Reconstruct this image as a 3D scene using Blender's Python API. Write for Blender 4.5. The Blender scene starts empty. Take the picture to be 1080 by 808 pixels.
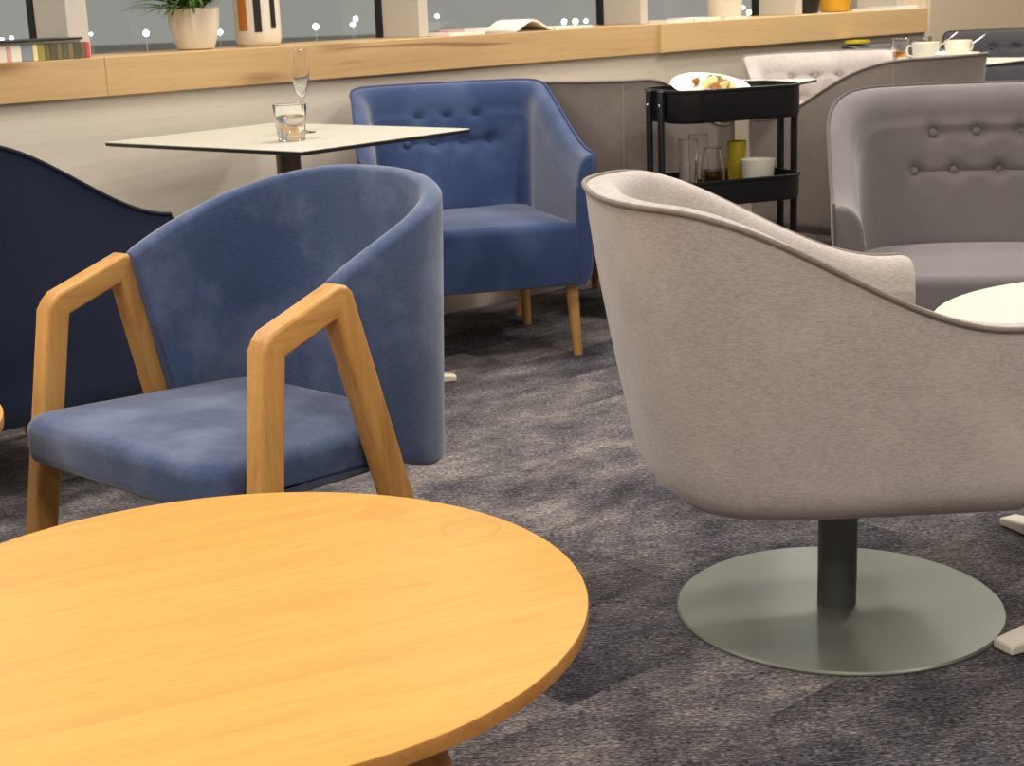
import bpy, bmesh, math, random
from mathutils import Vector, Matrix
random.seed(7)
PI = math.pi
S = bpy.context.scene
COL = S.collection

# ------------------------------------------------------------------ camera
F, TH, RO, H = 1582.0, 0.2495, -0.041, 1.08
cc, ss = math.cos(RO), math.sin(RO)
U = Vector((0, math.sin(TH), math.cos(TH))); X = Vector((1, 0, 0)); FW = Vector((0, math.cos(TH), -math.sin(TH)))
cx, cu = X*cc + U*ss, X*(-ss) + U*cc
cam_d = bpy.data.cameras.new('camera'); cam = bpy.data.objects.new('camera', cam_d); COL.objects.link(cam)
m = Matrix.Identity(4)
for i in range(3):
    m[i][0], m[i][1], m[i][2] = cx[i], cu[i], -FW[i]
m[0][3], m[1][3], m[2][3] = 0, 0, H
cam.matrix_world = m
cam_d.sensor_width = 36; cam_d.lens = F/1080*36; cam_d.clip_end = 600; cam_d.clip_start = 0.05
cam_d.dof.use_dof = True; cam_d.dof.focus_distance = 2.45; cam_d.dof.aperture_fstop = 13
S.camera = cam

# ------------------------------------------------------------------ materials
def lin(c):
    return tuple((v/255/12.92 if v/255 <= 0.04045 else ((v/255+0.055)/1.055)**2.4) for v in c) + (1.0,)

class NT:
    def __init__(s, name):
        s.m = bpy.data.materials.new(name); s.m.use_nodes = True
        s.t = s.m.node_tree; s.n = s.t.nodes; s.l = s.t.links
        s.b = s.n['Principled BSDF']; s.out = s.n['Material Output']
    def node(s, typ, **kw):
        n = s.n.new(typ)
        for k, v in kw.items():
            if k in n.inputs: n.inputs[k].default_value = v
            else: setattr(n, k, v)
        return n
    def link(s, a, b): s.l.new(a, b)
    def coord(s, scale=(1, 1, 1), rot=(0, 0, 0), loc=(0, 0, 0)):
        c = s.node('ShaderNodeTexCoord'); mp = s.node('ShaderNodeMapping')
        mp.inputs['Scale'].default_value = scale; mp.inputs['Rotation'].default_value = rot; mp.inputs['Location'].default_value = loc
        s.link(c.outputs['Object'], mp.inputs['Vector']); return mp.outputs['Vector']
    def noise(s, vec, scale, detail=3, rough=0.5, dist=0.0):
        n = s.node('ShaderNodeTexNoise', Scale=scale, Detail=detail, Roughness=rough, Distortion=dist)
        s.link(vec, n.inputs['Vector']); return n.outputs['Fac']
    def ramp(s, fac, stops):
        r = s.node('ShaderNodeValToRGB'); e = r.color_ramp.elements
        e[0].position, e[0].color = stops[0]; e[1].position, e[1].color = stops[-1]
        for p, c in stops[1:-1]:
            k = e.new(p); k.color = c
        s.link(fac, r.inputs['Fac']); return r.outputs['Color']
    def mix(s, a, b, fac, blend='MIX'):
        n = s.node('ShaderNodeMix', data_type='RGBA', blend_type=blend)
        for sock, v in ((n.inputs[6], a), (n.inputs[7], b), (n.inputs[0], fac)):
            if hasattr(v, 'is_linked'): s.link(v, sock)
            else: sock.default_value = v
        return n.outputs[2]
    def math(s, op, a, b=0.0):
        n = s.node('ShaderNodeMath', operation=op)
        for sock, v in ((n.inputs[0], a), (n.inputs[1], b)):
            if hasattr(v, 'is_linked'): s.link(v, sock)
            else: sock.default_value = v
        return n.outputs[0]
    def bump(s, h, strength, dist=0.002):
        b = s.node('ShaderNodeBump', Strength=strength, Distance=dist)
        s.link(h, b.inputs['Height']); s.link(b.outputs['Normal'], s.b.inputs['Normal'])
    def color(s, c):
        if hasattr(c, 'is_linked'): s.link(c, s.b.inputs['Base Color'])
        else: s.b.inputs['Base Color'].default_value = c
    def set(s, **kw):
        for k, v in kw.items(): s.b.inputs[k.replace('_', ' ')].default_value = v
        return s

def plain(name, rgb, rough=0.5, metal=0.0, **kw):
    t = NT(name); t.color(lin(rgb)); t.set(Roughness=rough, Metallic=metal, **kw); return t.m

def fabric(name, dark, light, fleck=0.5, sheen=0.35, wear=0.35, pale=None):
    t = NT(name)
    v = t.coord()
    big = t.noise(v, 5.5, 4, 0.6)
    th1 = t.noise(t.coord(scale=(85, 85, 560)), 1.0, 3, 0.65)
    th2 = t.noise(t.coord(scale=(420, 420, 420)), 1.0, 2, 0.5)
    thr = t.math('ADD', t.math('MULTIPLY', th1, 0.72), t.math('MULTIPLY', th2, 0.28))
    c1 = t.ramp(thr, [(0.5-0.22/max(fleck, .1)*0.5, lin(dark)), (0.5+0.22/max(fleck, .1)*0.5, lin(light))])
    pl = pale or tuple(min(255, x*1.12+6) for x in light)
    wr = t.ramp(big, [(0.46, (0, 0, 0, 1)), (0.72, (wear, wear, wear, 1))])
    t.color(t.mix(c1, lin(pl), wr))
    t.set(Roughness=0.9, Sheen_Weight=sheen, Sheen_Roughness=0.45, Specular_IOR_Level=0.15)
    t.bump(thr, 0.15, 0.001)
    return t.m

def wood(name, dark, mid, light, axis='x', rot=0.0, rough=0.45, scale=1.0, streak=0.5, fine=1.0, knots=False, rings=False):
    t = NT(name)
    lo, hi = 1.3*scale, 26*scale
    sc = {'x': (lo, hi, hi), 'y': (hi, lo, hi), 'z': (hi, hi, lo)}[axis]
    def vec(mult):
        # rotate first, then stretch along the grain
        c = t.node('ShaderNodeTexCoord'); a = t.node('ShaderNodeMapping'); a.inputs['Rotation'].default_value = (0, 0, rot)
        t.link(c.outputs['Object'], a.inputs['Vector'])
        b = t.node('ShaderNodeMapping'); b.inputs['Scale'].default_value = tuple(x*mult for x in sc)
        t.link(a.outputs['Vector'], b.inputs['Vector']); return b.outputs['Vector'], a.outputs['Vector']
    v1, raw = vec(1.0); v2, _ = vec(4.0); v3, _ = vec(0.35)
    n1 = t.noise(v1, 1.0, 4, 0.55, 0.4); n2 = t.noise(v2, 1.0, 3, 0.6); n3 = t.noise(v3, 1.0, 3, 0.5, 0.3)
    f = t.math('ADD', t.math('MULTIPLY', n1, 0.45), t.math('ADD', t.math('MULTIPLY', n2, 0.25*fine), t.math('MULTIPLY', n3, 0.55-0.25*fine)))
    w = 0.30/max(streak, .05)*0.5
    col = t.ramp(f, [(0.5-w, lin(dark)), (0.5, lin(mid)), (0.5+w, lin(light))])
    vp_, _ = vec(13.0); pores = t.noise(vp_, 1.0, 2, 0.5)
    col = t.mix(col, lin(tuple(v*.80 for v in dark)), t.ramp(pores, [(0.60, (0, 0, 0, 1)), (0.74, (0.38*fine,)*3+(1,))]))
    if knots:
        vk = t.node('ShaderNodeMapping'); vk.inputs['Scale'].default_value = (1.4, 1.4, 6.5); t.link(raw, vk.inputs['Vector'])
        vor = t.node('ShaderNodeTexVoronoi', Scale=1.3); t.link(vk.outputs['Vector'], vor.inputs['Vector'])
        k = t.ramp(t.math('ADD', vor.outputs['Distance'], t.math('MULTIPLY', n2, 0.12)), [(0.13, (0.7,)*3+(1,)), (0.30, (0, 0, 0, 1))])
        col = t.mix(col, lin((120, 80, 42)), k)
        vc = t.node('ShaderNodeMapping'); vc.inputs['Scale'].default_value = (1.1, 14, 30); t.link(raw, vc.inputs['Vector'])
        cr = t.noise(vc.outputs['Vector'], 1.0, 2, 0.5, 0.6)
        col = t.mix(col, lin((105, 70, 38)), t.ramp(cr, [(0.655, (0, 0, 0, 1)), (0.72, (0.6,)*3+(1,))]))
    if rings:      # old rings left by cups
        for (px, py, r, wd, op) in rings:
            mp = t.node('ShaderNodeMapping', vector_type='POINT'); mp.inputs['Location'].default_value = (-px, -py, 0)
            cd = t.node('ShaderNodeTexCoord'); t.link(cd.outputs['Object'], mp.inputs['Vector'])
            sx = t.node('ShaderNodeSeparateXYZ'); t.link(mp.outputs['Vector'], sx.inputs[0])
            d = t.math('SQRT', t.math('ADD', t.math('MULTIPLY', sx.outputs[0], sx.outputs[0]), t.math('MULTIPLY', sx.outputs[1], sx.outputs[1])))
            d = t.math('ADD', d, t.math('MULTIPLY', t.math('SUBTRACT', t.noise(t.coord(), 30, 3), 0.5), wd*1.6))
            e = t.math('ABSOLUTE', t.math('SUBTRACT', d, r))
            k = t.ramp(t.math('DIVIDE', e, wd), [(0.25, (op,)*3+(1,)), (1.0, (0, 0, 0, 1))])
            col = t.mix(col, lin((178, 112, 40)), k)
    t.color(col); t.set(Roughness=rough, Specular_IOR_Level=0.4)
    t.bump(n2, 0.12, 0.001)
    return t.m

def clear_glass(name, tint=(255, 255, 255), ior=1.45):
    t = NT(name); t.color(lin(tint)); t.set(Roughness=0.02, Transmission_Weight=1.0, IOR=ior); return t.m

def pane_glass(name):
    t = NT(name)
    tr = t.node('ShaderNodeBsdfTransparent'); tr.inputs[0].default_value = (0.86, 0.88, 0.88, 1)
    gl = t.node('ShaderNodeBsdfGlossy'); gl.inputs['Roughness'].default_value = 0.01
    fr0 = t.node('ShaderNodeFresnel', IOR=1.9); ge = t.node('ShaderNodeNewGeometry')
    fr = t.math('MULTIPLY', fr0.outputs[0], t.math('SUBTRACT', 1.0, ge.outputs['Backfacing']))   # one reflecting face per pane
    mx = t.node('ShaderNodeMixShader')
    t.link(fr, mx.inputs[0]); t.link(tr.outputs[0], mx.inputs[1]); t.link(gl.outputs[0], mx.inputs[2])
    t.link(mx.outputs[0], t.out.inputs['Surface']); return t.m

def glow(name, rgb, strength):
    t = NT(name); t.b.inputs['Emission Color'].default_value = lin(rgb); t.b.inputs['Emission Strength'].default_value = strength; t.color(lin(rgb)); return t.m

def carpet_mat():
    t = NT('carpet'); a = 0.0
    v = t.coord(rot=(0, 0, -a))
    br = t.node('ShaderNodeTexBrick', Scale=1.0, offset=0.5)
    br.inputs['Brick Width'].default_value = 1.0; br.inputs['Row Height'].default_value = 0.25
    br.inputs['Mortar Size'].default_value = 0.0; br.inputs['Color1'].default_value = (0, 0, 0, 1); br.inputs['Color2'].default_value = (1, 1, 1, 1)
    t.link(v, br.inputs['Vector'])
    # every plank shifts its own pattern
    off = t.node('ShaderNodeVectorMath', operation='MULTIPLY_ADD'); t.link(br.outputs['Color'], off.inputs[0]); off.inputs[1].default_value = (13.7, 7.3, 0); t.link(v, off.inputs[2])
    mp = t.node('ShaderNodeMapping'); mp.inputs['Scale'].default_value = (2.6, 4.2, 1); t.link(off.outputs[0], mp.inputs['Vector'])
    blot = t.noise(mp.outputs['Vector'], 1.0, 6, 0.68, 0.2)
    def rotstretch(sc):      # turn first, then stretch: threads run across the picture
        ra = t.node('ShaderNodeMapping'); ra.inputs['Rotation'].default_value = (0, 0, math.radians(42)); t.link(v, ra.inputs['Vector'])
        rb_ = t.node('ShaderNodeMapping'); rb_.inputs['Scale'].default_value = sc; t.link(ra.outputs['Vector'], rb_.inputs['Vector']); return rb_.outputs['Vector']
    stre = t.noise(rotstretch((22, 130, 1)), 1.0, 4, 0.7)
    fine = t.noise(rotstretch((110, 300, 1)), 1.0, 2, 0.6)
    sep = t.node('ShaderNodeSeparateColor'); t.link(br.outputs['Color'], sep.inputs[0])
    f = t.math('ADD', t.math('ADD', t.math('MULTIPLY', blot, 0.55), t.math('MULTIPLY', stre, 0.34)), t.math('MULTIPLY', fine, 0.34))
    f = t.math('ADD', f, t.math('MULTIPLY', t.math('SUBTRACT', fine, 0.5), 0.25))
    f = t.math('ADD', f, t.math('MULTIPLY', t.math('SUBTRACT', sep.outputs[0], 0.5), 0.07))
    col = t.ramp(f, [(0.46, lin((39, 38, 43))), (0.57, lin((75, 72, 78))), (0.66, lin((110, 105, 106))), (0.82, lin((182, 171, 160)))])
    t.color(col); t.set(Roughness=0.97, Specular_IOR_Level=0.08, Sheen_Weight=0.0)
    t.bump(t.math('ADD', fine, stre), 0.55, 0.004)
    return t.m

M = {}
M['grey'] = fabric('warm_grey_felt', (160, 150, 145), (188, 178, 172), fleck=0.8, wear=0.3, sheen=0.3)
M['grey_pipe'] = fabric('warm_grey_piping', (122, 111, 103), (142, 130, 121), fleck=0.8, wear=0.1, sheen=0.15)
M['grey_shaded'] = fabric('warm_grey_felt_shaded', (122, 112, 105), (140, 130, 122), fleck=0.7, wear=0.2, sheen=0.25)  # same warm grey felt, darkened to paint in the shade on unlit chair sides
M['mauve'] = fabric('mauve_grey_velvet', (99, 93, 94), (109, 102, 103), fleck=0.6, wear=0.35, sheen=0.35, pale=(124, 117, 117))
M['mauve_pipe'] = fabric('mauve_grey_piping', (84, 78, 78), (95, 89, 89), fleck=0.6, wear=0.1, sheen=0.15)
M['charcoal'] = fabric('charcoal_velvet', (66, 65, 69), (82, 81, 84), fleck=0.6, wear=0.2, sheen=0.3)
M['charcoal_pipe'] = plain('charcoal_piping', (46, 45, 48), 0.9)
M['blue'] = fabric('mid_blue_velvet', (43, 59, 94), (51, 68, 106), fleck=0.6, wear=0.45, sheen=0.5, pale=(86, 102, 138))
M['blue_pipe'] = plain('blue_piping', (52, 62, 104), 0.85)
M['navy'] = fabric('navy_velvet', (27, 36, 58), (35, 45, 69), fleck=0.6, wear=0.15, sheen=0.25)
M['navy_pipe'] = plain('navy_piping', (20, 24, 44), 0.85)
M['dusty'] = fabric('dusty_blue_cloth', (57, 71, 104), (72, 87, 121), fleck=0.8, wear=0.75, sheen=0.4, pale=(112, 122, 149))
M['seam_grey'] = plain('warm_grey_seam', (150, 140, 131), 0.8)
M['seam_pale'] = plain('pale_seam_thread', (120, 122, 134), 0.8)
M['oak_z'] = wood('oak_upright', (150, 101, 50), (193, 143, 78), (210, 164, 98), 'z', scale=1.3, streak=0.55)
M['oak_y'] = wood('oak_armrest', (146, 96, 44), (194, 144, 78), (212, 165, 98), 'y', scale=1.3, streak=0.6)
M['beech'] = wood('beech_leg', (168, 120, 68), (190, 142, 86), (202, 156, 100), 'z', scale=1.2, streak=0.4)
M['tabletop'] = wood('honey_oak_top', (186, 130, 51), (206, 150, 64), (216, 163, 77), 'x', rot=math.radians(-24), scale=1.0, streak=0.55, fine=1.25, rough=0.55,
                     rings=[(0.278, 0.229, 0.036, 0.0035, 0.4), (0.159, 0.309, 0.022, 0.018, 0.28)])
M['tableedge'] = wood('honey_oak_edge', (140, 92, 42), (172, 118, 60), (190, 136, 74), 'x', scale=1.0, streak=0.5)
M['sill'] = wood('sill_oak', (170, 136, 90), (193, 159, 112), (205, 173, 127), 'x', scale=0.9, streak=0.5, knots=True, rough=0.5)
M['sill_pale'] = wood('sill_oak_pale', (180, 147, 100), (200, 168, 119), (210, 181, 133), 'x', scale=0.7, streak=0.4, rough=0.5)
M['panel'] = wood('wall_laminate', (186, 175, 158), (207, 196, 179), (219, 209, 193), 'x', scale=0.5, streak=0.45, rough=0.6, fine=.6)
M['wallpaint'] = plain('beige_wall_paint', (214, 198, 174), 0.8)
M['ceiling'] = plain('ceiling_white', (225, 222, 214), 0.9)
M['frame'] = plain('window_post_grey', (192, 186, 174), 0.6)
M['frame_front'] = plain('window_post_light', (205, 199, 186), 0.6)
M['gasket'] = plain('black_gasket', (14, 14, 15), 0.5)
M['pane'] = pane_glass('window_glass')
M['carpet'] = carpet_mat()
M['steel'] = plain('grey_painted_steel', (122, 124, 115), 0.38, 0.3)
M['steel_dark'] = plain('dark_steel_tube', (98, 103, 99), 0.32, 0.3)
M['white'] = plain('cream_laminate', (193, 189, 175), 0.4)
M['blackedge'] = plain('black_edge_band', (20, 19, 20), 0.5)
M['bronze'] = plain('brushed_bronze_tube', (124, 110, 96), 0.38, 0.4)
M['whitemetal'] = plain('white_powder_coat', (222, 214, 196), 0.45)
M['black'] = plain('black_powder_coat', (17, 17, 18), 0.42)
M['china'] = plain('white_china', (236, 231, 215), 0.2)
M['glass'] = clear_glass('drinking_glass')
M['amber'] = clear_glass('amber_drink', (242, 186, 84), 1.33)
M['yellow'] = plain('yellow_cup', (206, 182, 20), 0.4)
M['paper'] = plain('white_paper', (232, 226, 214), 0.8)
M['chrome'] = plain('cutlery_steel', (190, 186, 178), 0.2, 1.0)
M['soil'] = plain('potting_soil', (40, 30, 22), 0.95)
M['pot'] = plain('white_ceramic', (222, 212, 194), 0.35)
M['leaf'] = plain('plant_leaf', (70, 104, 40), 0.55)
M['leaf2'] = plain('plant_leaf_pale', (108, 140, 62), 0.55)
M['gold'] = plain('gold_pot', (214, 160, 40), 0.35)

# ------------------------------------------------------------------ helpers
def obj(name, verts, faces, mat, parent=None, smooth=True, ang=40, mat_idx=None):
    me = bpy.data.meshes.new(name); me.from_pydata([tuple(v) for v in verts], [], faces)
    bm = bmesh.new(); bm.from_mesh(me); bmesh.ops.recalc_face_normals(bm, faces=bm.faces); bm.to_mesh(me); bm.free()
    return fin(name, me, mat, parent, smooth, ang, mat_idx)

def fin(name, me, mat, parent, smooth=True, ang=40, mat_idx=None):
    mats = mat if isinstance(mat, (list, tuple)) else [mat]
    for x in mats: me.materials.append(x)
    if mat_idx:
        for p, i in zip(me.polygons, mat_idx): p.material_index = i
    if smooth:
        for p in me.polygons: p.use_smooth = True
        me.set_sharp_from_angle(angle=math.radians(ang))
    o = bpy.data.objects.new(name, me); COL.objects.link(o)
    if parent is not None: o.parent = parent
    return o

def bev(o, w, seg=2, ang=35):
    md = o.modifiers.new('bevel', 'BEVEL'); md.width = w; md.segments = seg; md.limit_method = 'ANGLE'; md.angle_limit = math.radians(ang)
    md.harden_normals = False
    return o

def tag(o, label, cat, group=None, kind=None):
    o['label'] = label; o['category'] = cat
    if group: o['group'] = group
    if kind: o['kind'] = kind
    return o

def thing(name, label, cat, loc=(0, 0, 0), rz=0, group=None):
    o = bpy.data.objects.new(name, None); COL.objects.link(o); o.empty_display_size = .1
    o.location = loc; o.rotation_euler = (0, 0, rz)
    return tag(o, label, cat, group)

def merge(*ms):
    V, Fc = [], []
    for v, f in ms:
        b = len(V); V += list(v); Fc += [tuple(i+b for i in q) for q in f]
    return V, Fc

def box(x0, x1, y0, y1, z0, z1):
    v = [(x, y, z) for z in (z0, z1) for y in (y0, y1) for x in (x0, x1)]
    return v, [(0, 2, 3, 1), (4, 5, 7, 6), (0, 1, 5, 4), (2, 6, 7, 3), (0, 4, 6, 2), (1, 3, 7, 5)]

def xform(m, mat): return [mat @ Vector(v) for v in m[0]], m[1]

def lathe(prof, seg=40, c=(0, 0, 0), ex=1.0, ey=1.0):
    V, Fc = [], []; n = len(prof)
    for r, z in prof:
        if r < 1e-6: V.append((c[0], c[1], c[2]+z))
        else: V += [(c[0]+ex*r*math.cos(2*PI*k/seg), c[1]+ey*r*math.sin(2*PI*k/seg), c[2]+z) for k in range(seg)]
    idx = []; b = 0
    for r, z in prof:
        if r < 1e-6: idx.append([b]); b += 1
        else: idx.append(list(range(b, b+seg))); b += seg
    for a, d in zip(idx, idx[1:]):
        if len(a) == 1 and len(d) == 1: continue
        for k in range(seg):
            k2 = (k+1) % seg
            if len(a) == 1: Fc.append((a[0], d[k], d[k2]))
            elif len(d) == 1: Fc.append((a[k], d[0], a[k2]))
            else: Fc.append((a[k], d[k], d[k2], a[k2]))
    return V, Fc

def tube(path, r, seg=8, closed=False, cap=True):
    P = [Vector(p) for p in path]; n = len(P); V, Fc = [], []
    rr = r if isinstance(r, (list, tuple)) else [r]*n
    prev = None
    for i in range(n):
        t = (P[(i+1) % n]-P[i-1]) if (closed or 0 < i < n-1) else (P[1]-P[0] if i == 0 else P[-1]-P[-2])
        t.normalize()
        if prev is None:
            a = Vector((0, 0, 1)) if abs(t.z) < 0.9 else Vector((1, 0, 0)); u = t.cross(a).normalized()
        else:
            u = (prev - t*prev.dot(t)).normalized()
        prev = u; w = t.cross(u)
        V += [P[i] + (u*math.cos(2*PI*k/seg) + w*math.sin(2*PI*k/seg))*rr[i] for k in range(seg)]
    for i in range(n if closed else n-1):
        a, b = i*seg, ((i+1) % n)*seg
        for k in range(seg): Fc.append((a+k, a+(k+1) % seg, b+(k+1) % seg, b+k))
    if cap and not closed:
        Fc.append(tuple(range(seg))); Fc.append(tuple((n-1)*seg+k for k in range(seg)))
    return V, Fc

def loft(rings, cap0=True, cap1=True, closed=True):
    n = len(rings[0]); V = [p for r in rings for p in r]; Fc = []
    for i in range(len(rings)-1):
        for k in range(n if closed else n-1):
            k2 = (k+1) % n; Fc.append((i*n+k, i*n+k2, (i+1)*n+k2, (i+1)*n+k))
    if cap0: Fc.append(tuple(range(n)))
    if cap1: Fc.append(tuple((len(rings)-1)*n+k for k in range(n)))
    return V, Fc

def sstep(x): x = max(0., min(1., x)); return x*x*(3-2*x)

def rrect(hx, hy, r, n=6):
    out = []
    for (sx, sy, a0) in ((1, 1, 0), (-1, 1, 90), (-1, -1, 180), (1, -1, 270)):
        for k in range(n+1):
            a = math.radians(a0+90*k/n); out.append((sx*(hx-r)+r*math.cos(a), sy*(hy-r)+r*math.sin(a)))
    return out

# ------------------------------------------------------------------ tub chair (front = local +x)
def outline(w, xf, xb, xs, n_exp, flare, N):
    """outer plan line from the right arm front (-y) round the back to the left arm front"""
    raw = []
    hw = w/2
    def half(x):                # flare: arms open towards the front
        return hw + flare*(x-xs)/(xf-xs) if x > xs else hw
    K = 60
    a = xs-xb
    for k in range(K+1): raw.append((xf+(xs-xf)*k/K, -half(xf+(xs-xf)*k/K)))
    for k in range(1, 181):
        t = PI*k/180
        c, s = math.cos(t), math.sin(t)
        y = -hw*math.copysign(abs(c)**(2/n_exp), c); x = xs - a*abs(s)**(2/n_exp)
        raw.append((x, y))
    for k in range(1, K+1): raw.append((xs+(xf-xs)*k/K, half(xs+(xf-xs)*k/K)))
    L = [0.]
    for p, q in zip(raw, raw[1:]): L.append(L[-1]+math.hypot(q[0]-p[0], q[1]-p[1]))
    out = []; j = 0
    for i in range(N):
        d = L[-1]*i/(N-1)
        while j < len(L)-2 and L[j+1] < d: j += 1
        f = (d-L[j])/max(1e-9, L[j+1]-L[j])
        out.append(Vector((raw[j][0]+(raw[j+1][0]-raw[j][0])*f, raw[j][1]+(raw[j+1][1]-raw[j][1])*f, 0)))
    nrm = []
    for i in range(N):
        t = (out[min(N-1, i+1)]-out[max(0, i-1)]).normalized()
        nrm.append(Vector((t.y, -t.x, 0)))
    return out, nrm, L[-1]

def tub(root, mats, w=.68, xf=.325, xb=-.32, xs=-.02, n_exp=2.6, flare=0.0, hb=.80, ha=.585, z0=.25, zs=.43,
        x_hi=-.2, x_lo=.29, th_a=.075, th_b=.095, lean_b=.07, lean_s=.03, rb=.045, buttons=None, seams=(), N=121, seat_over=0.0, dome=0.0, roll=.06, bump=.007):
    fab, pipe = mats[0], mats[1]; seat_mat = mats[2] if len(mats) > 2 else fab
    P, Nn, L = outline(w, xf, xb, xs, n_exp, flare, N)
    NO, NR, NI = 14, 9, 34
    bl = []                      # buttons in (arc, z)
    if buttons:
        for (z, cnt, sp) in buttons:
            bl.append([( (k-(cnt-1)/2)*sp, z) for k in range(cnt)])
    def hgt(p):
        u = sstep((p.x-x_hi)/(x_lo-x_hi)); return hb + (ha-hb)*u + dome*max(0, 1-(p.y/(w/2))**2)*(1-u)
    def out_off(i, z, h):
        nb = Nn[i].x**2; f = max(0, (h-z)/(hb-z0))
        o = (lean_b*nb+lean_s*(1-nb))*f**1.25
        if z < z0+rb: o += rb*(1-math.sqrt(max(0, 1-((z0+rb-z)/rb)**2)))
        return o
    def in_pt(i, z, h, deep=True):
        nb = abs(Nn[i].x); sa = (i/(N-1)-.5)*L
        th = th_a+(th_b-th_a)*nb
        f = max(0, min(1, (h-z)/(hb-zs)))
        o = th + (.055*nb+.012)*f - .012*math.sin(PI*min(1, f))*nb
        if deep and bl:
            for row in bl:
                for (s, zb) in row:
                    d2 = (sa-s)**2+(z-zb)**2
                    if d2 < .012: o -= .021*math.exp(-d2/(.022**2))
                for (s1, zb), (s2, _) in zip(row, row[1:]):
                    if s1 < sa < s2: o -= .008*math.exp(-((z-zb)/.007)**2)
        return o
    rings = []
    ctrs = []
    for i in range(N):
        p, n = P[i], Nn[i]; h = hgt(p); pts = []
        for k in range(NO):
            t = k/(NO-1); z = z0 + (h-z0)*t**1.6
            pts.append(p + n*out_off(i, z, h) + Vector((0, 0, z)))
        th = in_pt(i, h, h, False)
        for k in range(1, NR+1):
            a = k/NR
            b = a*PI/2; pts.append(p + n*(th*math.sin(b)) + Vector((0, 0, h + bump*math.sin(PI*a) - roll*(1-math.cos(b)))))
        zt = h-roll
        for k in range(1, NI):
            t = k/(NI-1); z = zt + (zs-.03-zt)*t
            pts.append(p + n*in_pt(i, z, h) + Vector((0, 0, z)))
        zb = z0+.0
        q = pts[-1].copy(); q.z = z0+.003; pts.append(q)
        rings.append(pts)
    # rounded arm fronts
    def cap(ring, tdir):
        r = .016; out = []
        ys = [(p - ring[0]).dot(Vector((tdir.y, -tdir.x, 0))) for p in ring]; zz = [p.z for p in ring]
        y0, y1, za, zb_ = min(ys), max(ys), min(zz), max(zz); lat = Vector((tdir.y, -tdir.x, 0))
        for k in range(1, 5):
            a = PI/2*k/4; ins = r*(1-math.cos(a)); adv = r*math.sin(a)
            sy = 1-2*ins/(y1-y0); sz = 1-2*ins/(zb_-za); ym, zm = (y0+y1)/2, (za+zb_)/2
            out.append([p + lat*((yv-ym)*(sy-1)) + Vector((0, 0, (p.z-zm)*(sz-1))) + tdir*adv for p, yv in zip(ring, ys)])
        return out
    t0 = (P[0]-P[1]).normalized(); t1 = (P[-1]-P[-2]).normalized()
    allr = cap(rings[0], t0)[::-1] + rings + cap(rings[-1], t1)
    shell = obj('backrest', *loft(allr), fab, root, ang=60)
    # piping: up the arm front, round the rim, down the other front
    rim = [p + Vector((0, 0, hgt(p)+.002)) - n*.001 for p, n in zip(P, Nn)]
    def drop(i, td):
        p, n = P[i], Nn[i]; h = hgt(p)
        return [p + n*(out_off(i, z, h)-.000) + td*.006 + Vector((0, 0, z)) for z in [z0+.02+(h-.012-z0-.02)*k/8 for k in range(9)]]
    path = drop(0, t0) + rim + drop(N-1, t1)[::-1]
    obj('piping', *tube(path, .0046, 8), pipe, root)
    for (sa, mt) in seams:
        i = int(round((sa/L+.5)*(N-1))); p, n = P[i], Nn[i]; h = hgt(p)
        obj('seam', *tube([p + n*(out_off(i, z, h)+.0008) + Vector((0, 0, z)) for z in [z0+.03+(h-z0-.035)*k/14 for k in range(15)]], .0026, 6), mt, root)
    # seat block between the arms
    poly = []
    for i in range(0, N, 2):
        h = hgt(P[i]); o = in_pt(i, zs, h, False)
        q = P[i]+Nn[i]*(o-.004); poly.append(Vector((q.x, q.y, 0)))
    poly[0].x = poly[-1].x = xf+seat_over
    # front edge of the seat, slightly bowed
    a, b = poly[-1], poly[0]
    for k in range(1, 12):
        t = k/12; q = a.lerp(b, t); q.x += .012*math.sin(PI*t); poly.append(q)
    cen = sum(poly, Vector())/len(poly)
    def ring(z, inset):
        out = []
        for p in poly:
            d = p-cen; l = d.length; q = cen + d*max(0.02, (l-inset)/l); q.z = z; out.append(q)
        return out
    rr = .03
    rg = [ring(z0+.004, .012), ring(z0+.012, .0)] + [ring(z0+.02+(zs-rr-z0-.02)*k/5, -0.004*math.sin(PI*k/5)) for k in range(6)]
    rg += [ring(zs-rr+rr*math.sin(PI/2*k/5), rr*(1-math.cos(PI/2*k/5))) for k in range(1, 6)]
    R = min((p-cen).length for p in poly)
    rg += [ring(zs+.014*(1-((1-f)**2)), rr+(R-rr)*f*.98) for f in (.12, .3, .5, .75, .97)]
    obj('seat', *loft(rg), seat_mat, root, ang=50)
    if bl:
        for row in bl:
            for (s, zb) in row:
                fi = (s/L+.5)*(N-1); i = int(fi); f = fi-i
                p = P[i].lerp(P[i+1], f); n = (Nn[i]*(1-f)+Nn[i+1]*f).normalized()
                h = hgt(p); q = p + n*(in_pt(i, zb, h)+.004); q.z = zb
                v, fc = lathe([(0, -.004), (.010, -.004), (.0125, 0), (.011, .004), (.006, .0068), (0, .0075)], 16)
                mt = Matrix.Translation(q) @ n.to_track_quat('Z', 'Y').to_matrix().to_4x4()
                obj('button', *xform((v, fc), mt), fab, root)
    return hgt

def wood_legs(root, spots, z0, splay=.03, rt=.021, rb=.0145):
    for (x, y) in spots:
        sx = splay*(1 if x > 0 else -1)*.6; sy = splay*(1 if y > 0 else -1)*.4
        n = 6; path = [(x+sx*(1-t), y+sy*(1-t), z0*t+.01*t) for t in [k/n for k in range(n+1)]]
        V, Fc = tube(path, [rb+(rt-rb)*k/n for k in range(n+1)], 16)
        obj('leg', [Vector((v.x, v.y, max(v.z, .0004))) for v in V], Fc, M['beech'], root)

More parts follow.
